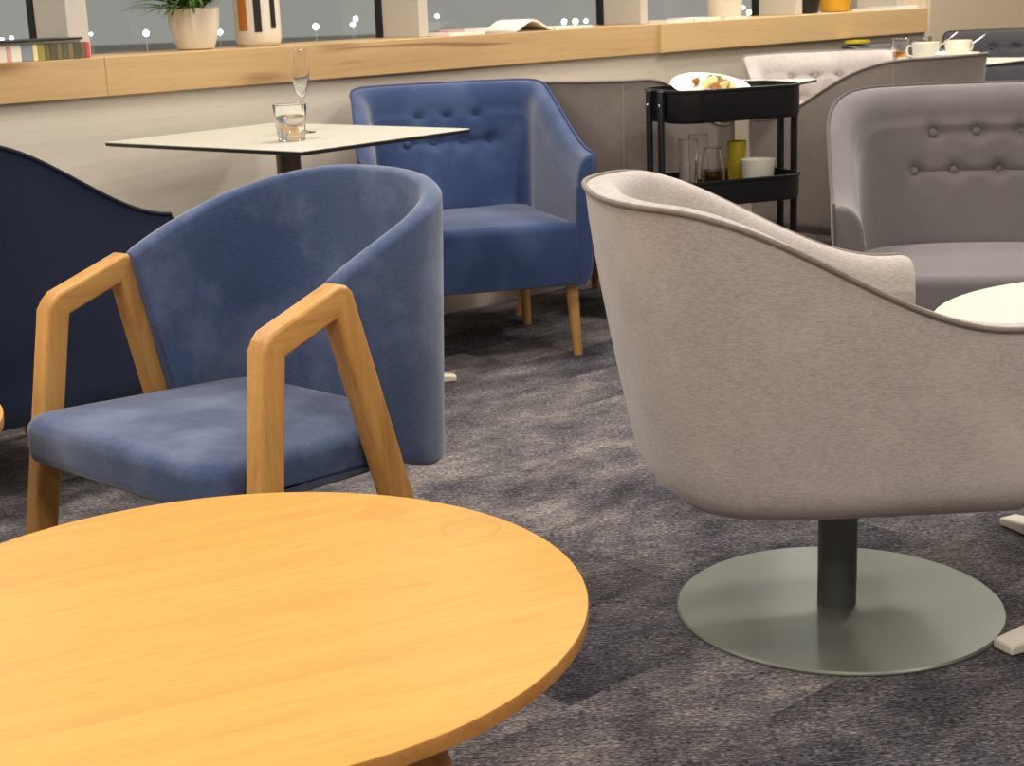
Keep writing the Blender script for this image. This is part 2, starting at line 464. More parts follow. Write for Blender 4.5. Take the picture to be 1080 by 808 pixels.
# ------------------------------------------------------------------ room shell
WA = math.radians(42.0); WP = 4.06
wd = Vector((math.cos(WA), math.sin(WA), 0)); wn = Vector((-math.sin(WA), math.cos(WA), 0))   # along the wall, out through it
WM = Matrix.Translation(wn*WP) @ Matrix.Rotation(WA, 4, 'Z')     # wall frame: x along, y outwards, z up
def wpt(a, o, z=0.): return WM @ Vector((a, o, z))
def wobj(name, msh, mat, parent=None, **k):
    o = obj(name, *msh, mat, parent, **k)
    if parent is None: o.matrix_world = WM
    return o
def struct(o): o['kind'] = 'structure'; return o


A0, A1, AE = -5.2, 6.42, 8.3
fl = struct(wobj('floor', box(-5.2, AE, -9.5, .45, -.06, 0), M['carpet'], smooth=False))
HS, HB = .968, .8575
struct(wobj('wall_window', box(-5.2, 6.386, .02, .10, 0, HB-.001), M['panel'], smooth=False))
# the oak beam along the window is three boards butted together
for k, (a0, a1, mt, o0) in enumerate(((A0, 2.1245, 'sill', 0), (2.1255, 4.5045, 'sill', 0), (4.505, 6.385, 'sill_pale', -.012)), 1):
    o = struct(wobj('trim_%d' % k, box(a0, a1, o0, .44, HB, HS), M[mt], smooth=False)); bev(o, .0015, 2)
# glazing: posts with a deep return, panes behind them
posts = [(.55, .62), (2.086, 2.153), (3.405, 3.446), (4.545, 4.585), (5.553, 5.60)]
for k, (a0, a1) in enumerate(posts, 6):
    o = struct(wobj('trim_%d' % k, box(a0, a1, .13, .38, HS+.0005, 2.40), M['frame'], smooth=False)); bev(o, .002, 2)
    struct(wobj('gasket', box(a0-.006, a1+.006, .335, .372, HS+.0005, 2.40), M['gasket'], o, smooth=False))
struct(wobj('trim_18', box(6.34, 6.3855, .13, .38, HS+.0005, 2.40), M['frame'], smooth=False))
edges = [A0] + [x for p in posts for x in p] + [6.34]
for k in range(0, len(edges)-1, 2):
    a0, a1 = edges[k], edges[k+1]
    w_ = struct(wobj('window_%d' % (k//2+1), box(a0+.0005, a1-.0005, .355, .363, HS+.001, 2.40), M['pane'], smooth=False))
struct(wobj('trim_20', box(A0, 6.385, .02, .40, 2.401, 2.80), M['frame'], smooth=False))
struct(wobj('wall_right', box(6.43, AE+.1, .45, .55, 0, 2.80), M['wallpaint'], smooth=False))
struct(wobj('trim_19', box(6.386, 6.43, .004, .55, 0, 2.80), M['wallpaint'], smooth=False))
o = struct(wobj('wall_end', box(AE, AE+.1, -9.5, .45, 0, 2.80), M['wallpaint'], smooth=False))
struct(wobj('ceiling', box(-5.2, AE+.1, -9.5, .55, 2.80, 2.86), M['ceiling'], smooth=False))

struct(wobj('wall_left', box(-5.3, -5.2, -9.5, .02, 0, 2.80), M['wallpaint'], smooth=False))
struct(wobj('wall_back', box(-5.3, AE+.1, -9.6, -9.5, 0, 2.80), M['wallpaint'], smooth=False))

# ------------------------------------------------------------------ night outside
ground = struct(obj('ground', *box(-150, 150, 9, 300, -4.3, -4.2), plain('airfield_tarmac', (150, 148, 142), 0.9), smooth=False))
ground.location = (0, 0, 0)

def at_px(x, y, Y):
    u = (x-540)/F; v = -(y-404)/F
    a, b = cc*u-ss*v, ss*u+cc*v
    d = Vector((a, math.cos(TH)+b*math.sin(TH), -math.sin(TH)+b*math.cos(TH)))
    return Vector((0, 0, H)) + d*(Y/d.y)
lampm = glow('airfield_lamp_glow', (190, 222, 255), 9); lampw = glow('airfield_lamp_warm', (255, 240, 205), 7)
for k, (x, y, Y, r, warm) in enumerate(((2, 42, 62, .11, 0), (12.5, 40, 66, .10, 0), (96, 36, 66, .09, 0), (154, 35, 60, .16, 0), (232, 34, 70, .16, 0), (333, 28, 60, .16, 0),
        (375, 20, 66, .14, 0), (372, 26, 60, .13, 0), (461, 17, 70, .13, 0), (595, 23, 66, .15, 0), (607, 22.5, 72, .17, 1), (618, 22, 70, .12, 0), (784, 8, 80, .12, 1), (790, 13, 80, .17, 1))):
    p = at_px(x, y, Y); r *= .75
    t = thing('airfield_lamp', ('%s light %s' % ('warm white' if warm else 'bluish white', ['at far left beside the books', 'at far left nearest the first window post', 'just right of the first window post', 'behind the white plant pot on its left', 'peeping out right of the white plant pot', 'right of the striped vase',
        'upper of the pair left of the second post', 'lower of the pair left of the second post', 'alone in the upper left of the middle window', 'leftmost of three in the middle window', 'second of three in the middle window',
        'rightmost of three in the middle window', 'higher one right of the cream planter', 'lower one right of the cream planter'][k]) + ' outside'), 'lamp', (p.x, p.y, -4.2), 0, 'lamps far out on the airfield')
    obj('mast', *tube([(0, 0, 0), (0, 0, p.z+4.2-r*.7)], .012, 8), M['frame'], t)
    obj('lamp_head', *lathe([(0, -r), (r*.7, -r*.7), (r, 0), (r*.7, r*.7), (0, r)], 16, (0, 0, p.z+4.2)), lampw if warm else lampm, t)

# ------------------------------------------------------------------ tub chairs
GREY = (M['grey'], M['grey_pipe']); GREY_SHADED = (M['grey_shaded'], M['grey_pipe']); MAUVE = (M['mauve'], M['mauve_pipe']); CHAR = (M['charcoal'], M['charcoal_pipe'])
BLUE = (M['blue'], M['blue_pipe']); NAVY = (M['navy'], M['navy_pipe'])

t = thing('swivel_chair', 'warm grey tub chair on a round flat steel swivel base, nearest on the right', 'chair', (.46, 2.51, 0), math.radians(2.5))
tub(t, GREY, w=.68, hb=.762, ha=.572, z0=.268, zs=.44, x_hi=-.245, x_lo=.285, bump=.013, xf=.312, xb=-.322, xs=.0, n_exp=2.5, th_a=.07, th_b=.07, lean_b=.085, lean_s=.02, rb=.055, dome=.008, roll=.05)
obj('base_plate', *lathe([(0, 0), (.285, 0), (.289, .002), (.289, .005), (.286, .008), (.10, .0105), (0, .011)], 96, (.110, -.005, 0)), M['steel'], t)
obj('pedestal', *lathe([(0, .009), (.0345, .009), (.0345, .300), (0, .300)], 40, (.107, -.005, 0)), M['steel_dark'], t)

t = thing('tub_armchair', 'mid blue button-backed tub armchair beside the rectangular cream table', 'chair', (-.135, 4.79, 0), math.atan2(-.98, .19), 'wooden-legged tub chairs')
tub(t, BLUE, w=.64, hb=.822, ha=.625, z0=.224, zs=.425, x_hi=-.26, x_lo=.33, n_exp=3.3, flare=.032, xf=.33, xb=-.285, xs=-.1, th_a=.055, th_b=.06, seat_over=.004, lean_b=.05,
    buttons=[(.73, 3, .098), (.635, 4, .098)], seams=((-.62, M['blue_pipe']), (.62, M['blue_pipe'])), roll=.09)
wood_legs(t, [(.265, .285), (.265, -.275), (-.2, .23), (-.2, -.22)], .235)

t = thing('tub_armchair', 'dark navy tub chair seen from the side behind the oak-framed chair', 'chair', (-1.262, 3.475, 0), math.radians(54), 'wooden-legged tub chairs')
tub(t, NAVY, w=.66, hb=.835, ha=.62, z0=.205, zs=.44, n_exp=2.8, x_hi=-.19, x_lo=.36, xf=.34, seams=((-.36, M['seam_pale']), (.36, M['seam_pale'])), lean_s=.015, rb=.02)
wood_legs(t, [(.27, .24), (.27, -.24), (-.10, .24)], .215, splay=.07)
wood_legs(t, [(-.05, -.29)], .215, splay=.15)

t = thing('tub_settee', 'wide mauve-grey button-backed settee facing the camera beyond the swivel chair', 'chair', (1.285, 3.96, 0), math.atan2(-.986, -.165), 'wooden-legged tub chairs')
tub(t, MAUVE, w=.84, hb=.80, ha=.555, z0=.22, zs=.375, n_exp=2.35, xf=.33, xb=-.36, xs=-.02, th_a=.075, th_b=.08, buttons=[(.672, 3, .135), (.568, 4, .135)], x_hi=-.30, x_lo=.30, roll=.09)
wood_legs(t, [(.24, .31), (.24, -.31), (-.22, .28), (-.22, -.28)], .225)

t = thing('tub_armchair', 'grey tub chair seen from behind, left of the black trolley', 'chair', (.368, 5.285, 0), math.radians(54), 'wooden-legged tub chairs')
tub(t, GREY_SHADED, w=.62, hb=.812, ha=.625, z0=.24, zs=.45, n_exp=3.0, x_hi=-.22, seams=((-.24, M['seam_grey']), (.24, M['grey_pipe'])))
wood_legs(t, [(.24, .22), (.24, -.22), (-.22, .2), (-.22, -.2)], .245, splay=.06)

pb = wpt(5.02, -.45)
t = thing('tub_armchair', 'pale grey button-backed tub chair under the sill, beyond the black trolley', 'chair', pb, math.atan2(-.997, .08), 'wooden-legged tub chairs')
tub(t, GREY, w=.66, hb=.822, ha=.61, z0=.24, zs=.47, n_exp=2.8, buttons=[(.735, 3, .115), (.645, 4, .115)], roll=.08)
wood_legs(t, [(.24, .24), (.24, -.24), (-.22, .22), (-.22, -.22)], .245)

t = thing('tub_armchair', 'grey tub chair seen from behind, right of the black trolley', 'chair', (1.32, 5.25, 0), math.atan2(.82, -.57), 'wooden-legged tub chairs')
tub(t, GREY_SHADED, w=.62, hb=.845, ha=.64, z0=.25, zs=.46, n_exp=2.6, x_hi=-.3, xs=.02, seams=((.25, M['seam_grey']), (-.25, M['seam_grey'])))
wood_legs(t, [(.24, .22), (.24, -.22), (-.22, .2), (-.22, -.2)], .255)

t = thing('tub_armchair', 'dark charcoal tub chair, only its curved back top showing beside the pale grey chair', 'chair', wpt(5.80, -.36), WA-PI/2, 'wooden-legged tub chairs')
tub(t, CHAR, w=.60, hb=.825, ha=.60, z0=.25, zs=.46, seams=((-.3, M['charcoal_pipe']),))
wood_legs(t, [(.24, .24), (.24, -.24), (-.22, .22), (-.22, -.22)], .255)

t = thing('tub_settee', 'dark charcoal button-backed settee by the beige wall, in the upper right corner', 'chair', (2.60, 7.50, 0), math.atan2(-.95, -.30), 'wooden-legged tub chairs')
tub(t, CHAR, w=.82, hb=.835, ha=.64, z0=.25, zs=.46, n_exp=3.2, buttons=[(.75, 4, .125), (.66, 5, .125)])
wood_legs(t, [(.24, .34), (.24, -.34), (-.22, .32), (-.22, -.32)], .255)

# ------------------------------------------------------------------ oak armchair
t = thing('oak_armchair', 'dusty blue armchair with angular oak arm frames, behind the round oak table', 'chair', (-.622, 2.52, 0), math.atan2(-.684, .73))
def beam2d(A, B, C, D, xa, xb_, half, ja, jb):
    """four corners in the side plane (y,z), swept across the beam; the frame splays with height"""
    # section with rounded long edges, mitred at both ends so that the joints close flush
    w_ = ((A-D).length+(B-C).length)/2; r = .0095; n = 4; sec = []
    for (cu, cs, a0) in ((1-r/w_, 1-r/half, 0), (r/w_, 1-r/half, 90), (r/w_, -1+r/half, 180), (1-r/w_, -1+r/half, 270)):
        for k in range(n+1):
            a = math.radians(a0+90*k/n); sec.append((cu+r/w_*math.cos(a), (cs+r/half*math.sin(a))*half))
    def end(P, Q):
        out = []
        for (u, sx) in sec:
            q = P+(Q-P)*u; out.append((xa+(xb_-xa)*q.y/.64+sx, q.x, q.y))
        return out
    L_ = (B-A).length; e = .022/L_
    def joint(P, Q): return P+(Q-P)*.17      # elbows are softened on the outside
    rg = [end(joint(A, D) if ja else A, D)]
    if ja: rg.append(end(A.lerp(B, e), D.lerp(C, e)))
    if jb: rg.append(end(A.lerp(B, 1-e), D.lerp(C, 1-e)))
    rg.append(end(joint(B, C) if jb else B, C))
    return loft(rg)
T = .048
OA, OB = Vector((-.012, .583)), Vector((.178, .650)); FA, FB = Vector((-.100, 0)), Vector((.336, 0))
def off(p, q, d):        # line through p,q shifted by d to its right
    u = (q-p).normalized(); n = Vector((u.y, -u.x)); return p+n*d, q+n*d
def isect(a, b, c, d):
    r, s_ = b-a, d-c; k = ((c-a).x*s_.y-(c-a).y*s_.x)/(r.x*s_.y-r.y*s_.x); return a+r*k
l1, l2, l3 = off(FA, OA, T), off(OA, OB, T), off(OB, FB, T)
IA, IB = isect(*l1, *l2), isect(*l2, *l3)
ground_l = (Vector((-1, 0)), Vector((1, 0)))
IFA, IFB = isect(*l1, *ground_l), isect(*l3, *ground_l)
for s in (-1, 1):
    xa, xb_ = s*.347, s*.310
    obj('front_leg', *beam2d(FA, OA, IA, IFA, xa, xb_, .0235, 0, 1), M['oak_z'], t, ang=50)
    obj('armrest', *beam2d(OA, OB, IB, IA, xa, xb_, .0235, 1, 1), M['oak_y'], t, ang=50)
    obj('rear_leg', *beam2d(OB, FB, IFB, IB, xa, xb_, .0235, 1, 0), M['oak_z'], t, ang=50)
# curved back
P, Nn, L = outline(.625, -.165, -.555, -.22, 2.9, 0, 101)      # front = +x here, turned below so that the back points to +y
rings = []
NOK = len(P)
for i, (p, n) in enumerate(zip(P, Nn)):
    u = 1-abs(i/(NOK-1)-.5)*2; h = .640+.142*max(0, math.sin(PI/2*min(1, u*1.02)))**.85
    zb = .300-.035*sstep(u*2.2); pts = []
    nb = n.x**2
    def pt(o, z):
        f = max(0, (h-z)/.5)
        q = p + n*(o + .055*nb*f**1.3); q = Vector((q.x - .115*f*(1-sstep(u*2.6)), q.y, z)); return q
    th = .040
    for k in range(13): pts.append(pt(0, zb+.012+(h-.012-zb-.012)*k/12))
    for k in range(1, 7): a = PI*k/6; pts.append(pt(th/2-th/2*math.cos(a), h-.012+.014*math.sin(a)))
    for k in range(1, 13): pts.append(pt(th, h-.012-(h-.012-zb-.012)*k/12))
    for k in range(1, 6): a = PI*k/6; pts.append(pt(th/2+th/2*math.cos(a), zb+.012-.012*math.sin(a)))
    rings.append([Vector((-q.y, -q.x, q.z)) for q in pts])
bev(obj('backrest', *loft(rings), M['dusty'], t, ang=50), .008, 3)
# seat pad: rounded slab, nose at the front
pl = []
for k in range(21):
    a = k/20; pl.append((-.292+.584*a, -.098-.016*math.sin(PI*a)))
fr = rrect(.290, .262, .045, 6)
pl = [(x, y+.160 - (.016*(1-(x/.292)**2) if y < 0 else 0)) for x, y in fr]
def sring(ins, z, top=0):
    out = []
    for (x, y) in pl:
        cy = .160; kx, ky = (.29-ins)/.29, (.27-ins)/.27
        yy = cy+(y-cy)*ky
        zz = z + (-.030*(yy+.1)/.5 if top else -.01*(yy+.1)/.5)
        out.append((x*kx, yy, zz))
    return out
rg = [sring(.03, .298), sring(.012, .299), sring(.003, .306), sring(0, .318)]
rg += [sring(.0, .318+.035*k/4, .5) for k in range(1, 4)]
rg += [sring(.032*(1-math.cos(PI/2*k/6)), .358+.030*math.sin(PI/2*k/6), 1) for k in range(7)]
rg += [sring(x, .388+.010*(1-(1-x/.29)**2), 1) for x in (.06, .1, .16, .22, .262)]
obj('seat', *loft(rg), M['dusty'], t, ang=50)

# ------------------------------------------------------------------ round oak tables
def oak_table(loc, rz, label, ang0):
    t = thing('coffee_table', label, 'table', loc, rz)
    R, h, th = .414, .43, .022
    obj('tabletop', *lathe([(0, h), (R-.004, h), (R-.001, h-.001)], 160), M['tabletop'], t)
    obj('table_edge', *lathe([(R-.001, h-.001), (R, h-.003), (R-.001, h-th+.004), (R-.012, h-th), (0, h-th)], 160), M['tableedge'], t)
    for k in range(4):
        a = math.radians(ang0+90*k); c, s = math.cos(a), math.sin(a); n = 8
        V, Fc = tube([(c*(.40-.20*q), s*(.40-.20*q), (h-th)*q) for q in [j/n for j in range(n+1)]], [.017+.012*j/n for j in range(n+1)], 20)
        obj('leg', [Vector((v.x, v.y, min(h-th, max(v.z, .0004)))) for v in V], Fc, M['oak_z'], t)
    return t
oak_table((-.338, 1.578, 0), 0, 'round honey oak coffee table with cup rings, in the foreground', -27)
oak_table((-1.27, 2.37, 0), .4, 'second round oak coffee table, just its rim at the left edge', 20)

# ------------------------------------------------------------------ laminate tables
def x_base(t, h, tilt, reach, col_m, foot_m, r=.034):
    for k in range(4):
        a = math.radians(tilt+90*k); w_, hh = .024, .03
        rgs = []
        for (d, ww, top) in ((.02, .030, .045), (reach-.06, .025, .026), (reach, .022, .019)):
            rgs.append([(d, -ww, .002), (d, ww, .002), (d, ww, top), (d, -ww, top)])
        mt = Matrix.Rotation(a, 4, 'Z')
        bev(obj('foot', *xform(loft(rgs), mt), foot_m, t, ang=30), .004, 2)
    obj('column', *lathe([(0, .03), (r+.012, .03), (r+.006, .055), (r, .062), (r, h-.017), (0, h-.017)], 32), col_m, t)
    obj('mounting_plate', *lathe([(0, h-.018), (.11, h-.018), (.11, h-.009), (0, h-.009)], 32), M['blackedge'], t)

def slab_table(name, label, loc, rz, hx, hy, h, tilt, reach, col_m, foot_m, r=.034):
    t = thing(name, label, 'table', loc, rz)
    bev(obj('tabletop', *loft([[(x, y, z) for x, y in rrect(hx, hy, .006, 3)] for z in (h-.003, h)]), M['white'], t, ang=30), .001, 2)
    obj('black_core', *loft([[(x, y, z) for x, y in rrect(hx-.0005+d, hy-.0005+d, .006, 3)] for z, d in ((h-.013, -.010), (h-.010, 0), (h-.0032, 0))]), M['blackedge'], t, ang=30)
    x_base(t, h-.004, tilt, reach, col_m, foot_m, r); return t
slab_table('square_table', 'rectangular cream cafe table with a black edge, in front of the window wall', (-.598, 4.216, 0), math.radians(49.5), .316, .405, .742, 51, .44, M['bronze'], M['whitemetal'])
t = thing('round_table', 'round cream table between the swivel chair and the mauve-grey settee', 'table', (1.202, 2.49, 0), 0)
obj('tabletop', *lathe([(0, .477), (.450, .477), (.459, .483), (.468, .496), (.466, .50), (0, .50)], 120), M['white'], t, ang=30)
x_base(t, .486, 206, .455, M['whitemetal'], M['whitemetal'])
slab_table('square_table', 'cream table behind the black trolley, only its corner tips showing', (.82, 5.55, 0), math.radians(60), .26, .26, .755, 45, .32, M['bronze'], M['whitemetal'])
TE = slab_table('square_table', 'cream table set with cups and glasses, in the upper right', (1.765, 5.82, 0), math.radians(45), .225, .225, .79, 0, .22, M['bronze'], M['whitemetal'])

# ------------------------------------------------------------------ black trolley
def on_z(x, y, z):
    d = at_px(x, y, 1.0) - Vector((0, 0, H)); return Vector((0, 0, H)) + d*((z-H)/d.z)
TRZ = math.radians(20.5); TC = Vector((.688, 4.72, 0))
tr = thing('trolley', 'black three-tier metal trolley with used crockery, between the grey tub chairs', 'trolley', TC, TRZ)
HX, HY = .222, .142
def tray(top, bot, nm='tray'):
    th = .003; o = rrect(HX, HY, .075, 8); i_ = rrect(HX-th, HY-th, .072, 8); lip = rrect(HX+.004, HY+.004, .079, 8)
    R = lambda pts, z: [(x, y, z) for x, y in pts]
    tk = obj(nm, *loft([R(rrect(HX-.012, HY-.012, .063, 8), bot), R(rrect(HX-.004, HY-.004, .071, 8), bot+.003), R(o, bot+.012), R(o, top-.010), R(lip, top-.008), R(lip, top-.001), R(rrect(HX+.002, HY+.002, .077, 8), top), R(i_, top), R(i_, bot+.006)], True, True), M['black'], tr, ang=50)
    return tk
for top, bot in ((.800, .700), (.526, .446), (.250, .170)): tray(top, bot)
for sx in (-1, 1):
    for sy in (-1, 1):
        px_, py_ = sx*(HX+.0105), sy*.040
        bev(obj('post', *box(px_-.0065, px_+.0065, py_-.013, py_+.013, .055, .797), M['black'], tr, ang=30), .003, 2)
        mt = Matrix.Translation((px_, py_, 0))
        cst = obj('caster', *xform(lathe([(0, -.009), (.024, -.009), (.027, -.006), (.027, .006), (.024, .009), (0, .009)], 24), mt @ Matrix.Translation((0, 0, .027)) @ Matrix.Rotation(PI/2, 4, 'X')), M['gasket'], tr)
        obj('caster_bracket', *xform(box(-.013, .013, -.013, .013, .045, .058), mt), M['black'], cst)
for sx in (-1, 1):
    for sy in (-1, 1):
        obj('screw', *xform(lathe([(0, 0), (.006, 0), (.005, .002), (0, .003)], 16), Matrix.Translation((sx*(HX+.017), sy*.040, .752)) @ Matrix.Rotation(sx*PI/2, 4, 'Y')), M['chrome'], tr)
TM = Matrix.Translation(TC) @ Matrix.Rotation(TRZ, 4, 'Z')
def tp(x, y, z): return TM @ Vector((x, y, z))
# plates on the top tray
def plate(name, label, loc, r, tilt=0, rz=0, mat='china'):
    o = obj(name, *lathe([(0, 0), (r*.55, 0), (r*.6, .002), (r*.97, .015), (r, .018), (r*.985, .0195), (r*.60, .0065), (r*.55, .005), (0, .0045)], 64), M[mat])
    o.location = loc; o.rotation_euler = (tilt, 0, rz); return tag(o, label, 'plate')
plate('side_plate', 'small white plate under the tilted plate on the trolley top', tp(.088, .012, .7068), .075)
p1 = plate('dinner_plate', 'large tilted white plate with food scraps on the trolley top', tp(-.030, .020, .782), .127, math.radians(16), TRZ)
st = obj('bowl', *lathe([(0, 0), (.035, 0), (.04, .004), (.072, .052), (.070, .0525), (.038, .008), (0, .006)], 40), M['china']); st.location = tp(-.075, .015, .7068); tag(st, 'white bowl under the tilted dinner plate on the trolley', 'bowl')
PM = Matrix.Translation(tp(-.030, .020, .782)) @ Matrix.Rotation(TRZ, 4, 'Z') @ Matrix.Rotation(math.radians(16), 4, 'X')
cab = plain('pale_cabbage', (218, 206, 130), 0.6); brn = plain('browned_lettuce', (150, 92, 30), 0.6); grn = plain('olive_leaf', (124, 118, 44), 0.6)
rnd = random.Random(3)
def lump(r, seed, fl=1.0):
    q = random.Random(seed); n = 10; rings = []
    ph = [q.uniform(0, 6.28) for _ in range(4)]
    V, Fc = lathe([(r*math.sin(PI*k/8), -r*math.cos(PI*k/8)*fl) for k in range(9)], 14)
    return [Vector(v)*(1+.22*math.sin(3*v[0]/r+ph[0])*math.cos(2.5*v[1]/r+ph[1])+.12*math.sin(5*v[2]/r+ph[2])) for v in V], Fc
for k in range(12):
    x, y = rnd.uniform(-.035, .065), rnd.uniform(-.04, .055); mt = (cab, brn, grn)[k % 3]; r = rnd.uniform(.012, .019)
    o = obj('food_scrap', *lump(r, k, .8), mt); o.location = PM @ Vector((x, y, .0125+r*.7)); o.rotation_euler = (rnd.uniform(-.6, .6), rnd.uniform(-.6, .6), rnd.uniform(0, 6))
    tag(o, '%s scrap of leftover salad on the tilted white dinner plate' % ('pale yellow', 'browned', 'olive green')[k % 3], 'food', 'leftovers on the tilted plate')
def cutlery(name, a, b, label, kind='spoon'):
    a, b = Vector(a), Vector(b); d = b-a; L = d.length; mt = Matrix.Translation(a) @ d.to_track_quat('X', 'Z').to_matrix().to_4x4()
    rg = []
    for (x, w_, t_) in ((0, .003, .0012), (.01, .0055, .0015), (L*.3, .0035, .0015), (L*.68, .0028, .0018), (L*.76, .006, .0018), (L*.88, .016 if kind == 'spoon' else .011, .0014), (L*.97, .010, .0012), (L, .003, .001)):
        rg.append([(x, w_*math.cos(q*PI/4), t_*math.sin(q*PI/4)) for q in range(8)])
    o = obj(name, *xform(loft(rg), mt), M['chrome']); return tag(o, label, 'cutlery')
cutlery('fork', tp(.035, -.06, .729), tp(.165, .075, .729), 'steel fork lying in the right end of the trolley top tray', 'fork')
# lower tier: glasses, cups and a bowl
ZT = .4525
def tumbler(name, label, loc, r0, r1, h, cat='glass', mat='glass', wall=.0022, group=None):
    o = obj(name, *lathe([(0, 0), (r0*.9, 0), (r0, .003), (r1, h-.001), (r1-wall*.5, h), (r1-wall, h-.001), (r0-wall, .010), (0, .009)], 40), M[mat]); o.location = loc; return tag(o, label, cat, group)
def drink(o, r0, r1, z0, z1, mat='amber'):
    return obj('drink', *lathe([(0, z0), (r0, z0), (r1, z1), (0, z1)], 32), M[mat], o)
def tpx(x, depth, z):
    """point in the tray under picture column x, depth metres from the tray's front"""
    P0 = on_z(x, 190, .45); v = (P0-Vector((0, 0, H))); v.z = 0; v.normalize()
    f = Vector((math.cos(TRZ), math.sin(TRZ), 0)); n = Vector((-f.y, f.x, 0)); c = TC + n*(-HY+depth)
    s_ = (c-Vector((0, 0, 0))).dot(n)/v.dot(n); q = v*s_; q.z = z; return q
tumbler('tall_glass', 'tall clear glass on the trolley, behind the other glass at left', tpx(737, .17, ZT), .026, .031, .20)
tumbler('tall_glass', 'tall clear glass with a smudged rim, leftmost on the trolley middle tier', tpx(726, .10, ZT), .026, .032, .195)
g = obj('stemless_glass', *lathe([(0, 0), (.022, 0), (.026, .004), (.0365, .060), (.0385, .085), (.0365, .108), (.028, .150), (.0262, .165), (.0255, .1658), (.0248, .165), (.0265, .150), (.0350, .108), (.0368, .085), (.0348, .060), (.0245, .008), (0, .006)], 44), M['glass'])
g.location = tpx(752, .075, ZT); tag(g, 'rounded stemless glass with amber drink on the trolley middle tier', 'glass')
obj('drink', *lathe([(0, .0065), (.0235, .0085), (.0340, .060), (.0360, .085), (.0352, .098), (0, .098)], 36), M['amber'], g)
for k, (dz, lb) in enumerate(((0, 'lower yellow paper cup of the stacked pair on the trolley'), (.062, 'upper yellow paper cup of the stacked pair on the trolley'))):
    c = tumbler('paper_cup', lb, tpx(777, .19, ZT)+Vector((0, 0, dz)), .025, .031, .105, 'cup', 'yellow', .0012, 'stacked yellow cups')
    obj('rim', *lathe([(.0302+.0016*math.cos(2*PI*q/8), .105+.0016*math.sin(2*PI*q/8)) for q in range(9)], 40), M['yellow'], c)
b = obj('bowl', *lathe([(0, 0), (.030, 0), (.034, .004), (.046, .02), (.054, .115), (.0555, .118), (.0525, .118), (.0505, .113), (.043, .024), (0, .008)], 48), M['china']); b.location = tpx(799, .085, ZT); tag(b, 'white china bowl on the right of the trolley middle tier', 'bowl')
nap = obj('napkin', *loft([[(x*(1-.1*q)+.004*math.sin(9*y+q), y*(1-.1*q), .004*q+.006*math.sin(14*x+q)*q*.3) for x, y in rrect(.034, .034, .008, 4)] for q in range(4)]), M['paper']); nap.location = tpx(707, .19, ZT+.006); tag(nap, 'crumpled white paper napkin at the left of the trolley middle tier', 'napkin')

# ------------------------------------------------------------------ on the rectangular table
q = on_z(308, 148.5, .742)
g = obj('tumbler', *lathe([(0, 0), (.034, 0), (.036, .003), (.0445, .090), (.0450, .094), (.0435, .0955), (.0425, .094), (.034, .014), (0, .012)], 48), M['glass']); g.location = (q.x, q.y, .7425)
# pressed flutes round the lower part
me = g.data
for v in me.vertices:
    if .004 < v.co.z < .062 and math.hypot(v.co.x, v.co.y) > .0352:
        a = math.atan2(v.co.y, v.co.x); k = 1-.03*abs(math.cos(6*a)); v.co.x *= k; v.co.y *= k
tag(g, 'short clear tumbler of water on the rectangular cream table', 'glass')
drink(g, .0335, .0395, .0145, .062, 'glass')
q = on_z(321, 140, .742)
g = obj('champagne_flute', *lathe([(0, 0), (.033, 0), (.034, .0015), (.012, .0045), (.0045, .010), (.0036, .05), (.0036, .088), (.006, .096), (.0165, .118), (.0262, .160), (.0272, .185), (.0255, .2275), (.0250, .228), (.0245, .2275), (.0262, .185), (.0250, .160), (.0150, .119), (.004, .101), (0, .100)], 44), M['glass'])
g.location = (q.x, q.y, .7425); tag(g, 'empty champagne flute standing behind the tumbler', 'glass')

# ------------------------------------------------------------------ on the far table
def cup(label, loc, r, h, rz, cat='cup', name='cup'):
    o = obj(name, *lathe([(0, 0), (r*.55, 0), (r*.62, .004), (r*.93, h*.45), (r, h), (r-.0025, h+.0004), (r*.9, h*.45), (r*.55, .007), (0, .006)], 44), M['china']); o.location = loc; o.rotation_euler = (0, 0, rz)
    obj('handle', *tube([(r*.92, 0, h*.82), (r+.014, 0, h*.84), (r+.021, 0, h*.62), (r+.014, 0, h*.36), (r*.84, 0, h*.30)], .0038, 8), M['china'], o)
    return tag(o, label, cat)
def fz(x, y, z=.7905):
    return on_z(x, y, z)
q = fz(1010, 61); s1 = plate('saucer', 'white saucer under the cup with a spoon on the far table', (q.x, q.y, .7905), .085)
cup('white cup on a saucer with a spoon leaning out, on the far table', (q.x, q.y, .7965), .053, .062, .4)
cutlery('teaspoon', (q.x+.110, q.y, .880), (q.x+.005, q.y-.012, .811), 'steel teaspoon leaning out of the cup on the saucer')
q2 = fz(976, 66); cup('white cup without a saucer, left of the saucer on the far table', (q2.x, q2.y, .7905), .052, .075, 2.6)
cutlery('teaspoon', (q2.x+.118, q2.y+.01, .897), (q2.x+.010, q2.y-.004, .815), 'steel teaspoon leaning out of the cup without a saucer')
q = fz(950, 63); g = tumbler('tumbler', 'tumbler with a last sip of brown drink on the far table', (q.x, q.y, .7905), .032, .037, .085); drink(g, .029, .031, .0105, .034)
q = fz(972, 57); tumbler('tumbler', 'empty clear tumbler behind the white cups on the far table', (q.x, q.y, .7905), .034, .040, .072)
q = fz(992, 67); o = obj('napkin', *lump(.022, 11, .9), M['paper']); o.location = (q.x, q.y, .7905+.026); tag(o, 'crumpled white napkin between the two cups on the far table', 'napkin')
o = obj('napkin', *loft([[(x, y, z) for x, y in rrect(.05, .035, .006, 3)] for z in (0, .006, .012)]), M['yellow'])
o.matrix_world = WM @ Matrix.Translation((5.73, -.075, .837)); tag(o, 'folded yellow napkin left on top of the charcoal tub chair back', 'napkin')

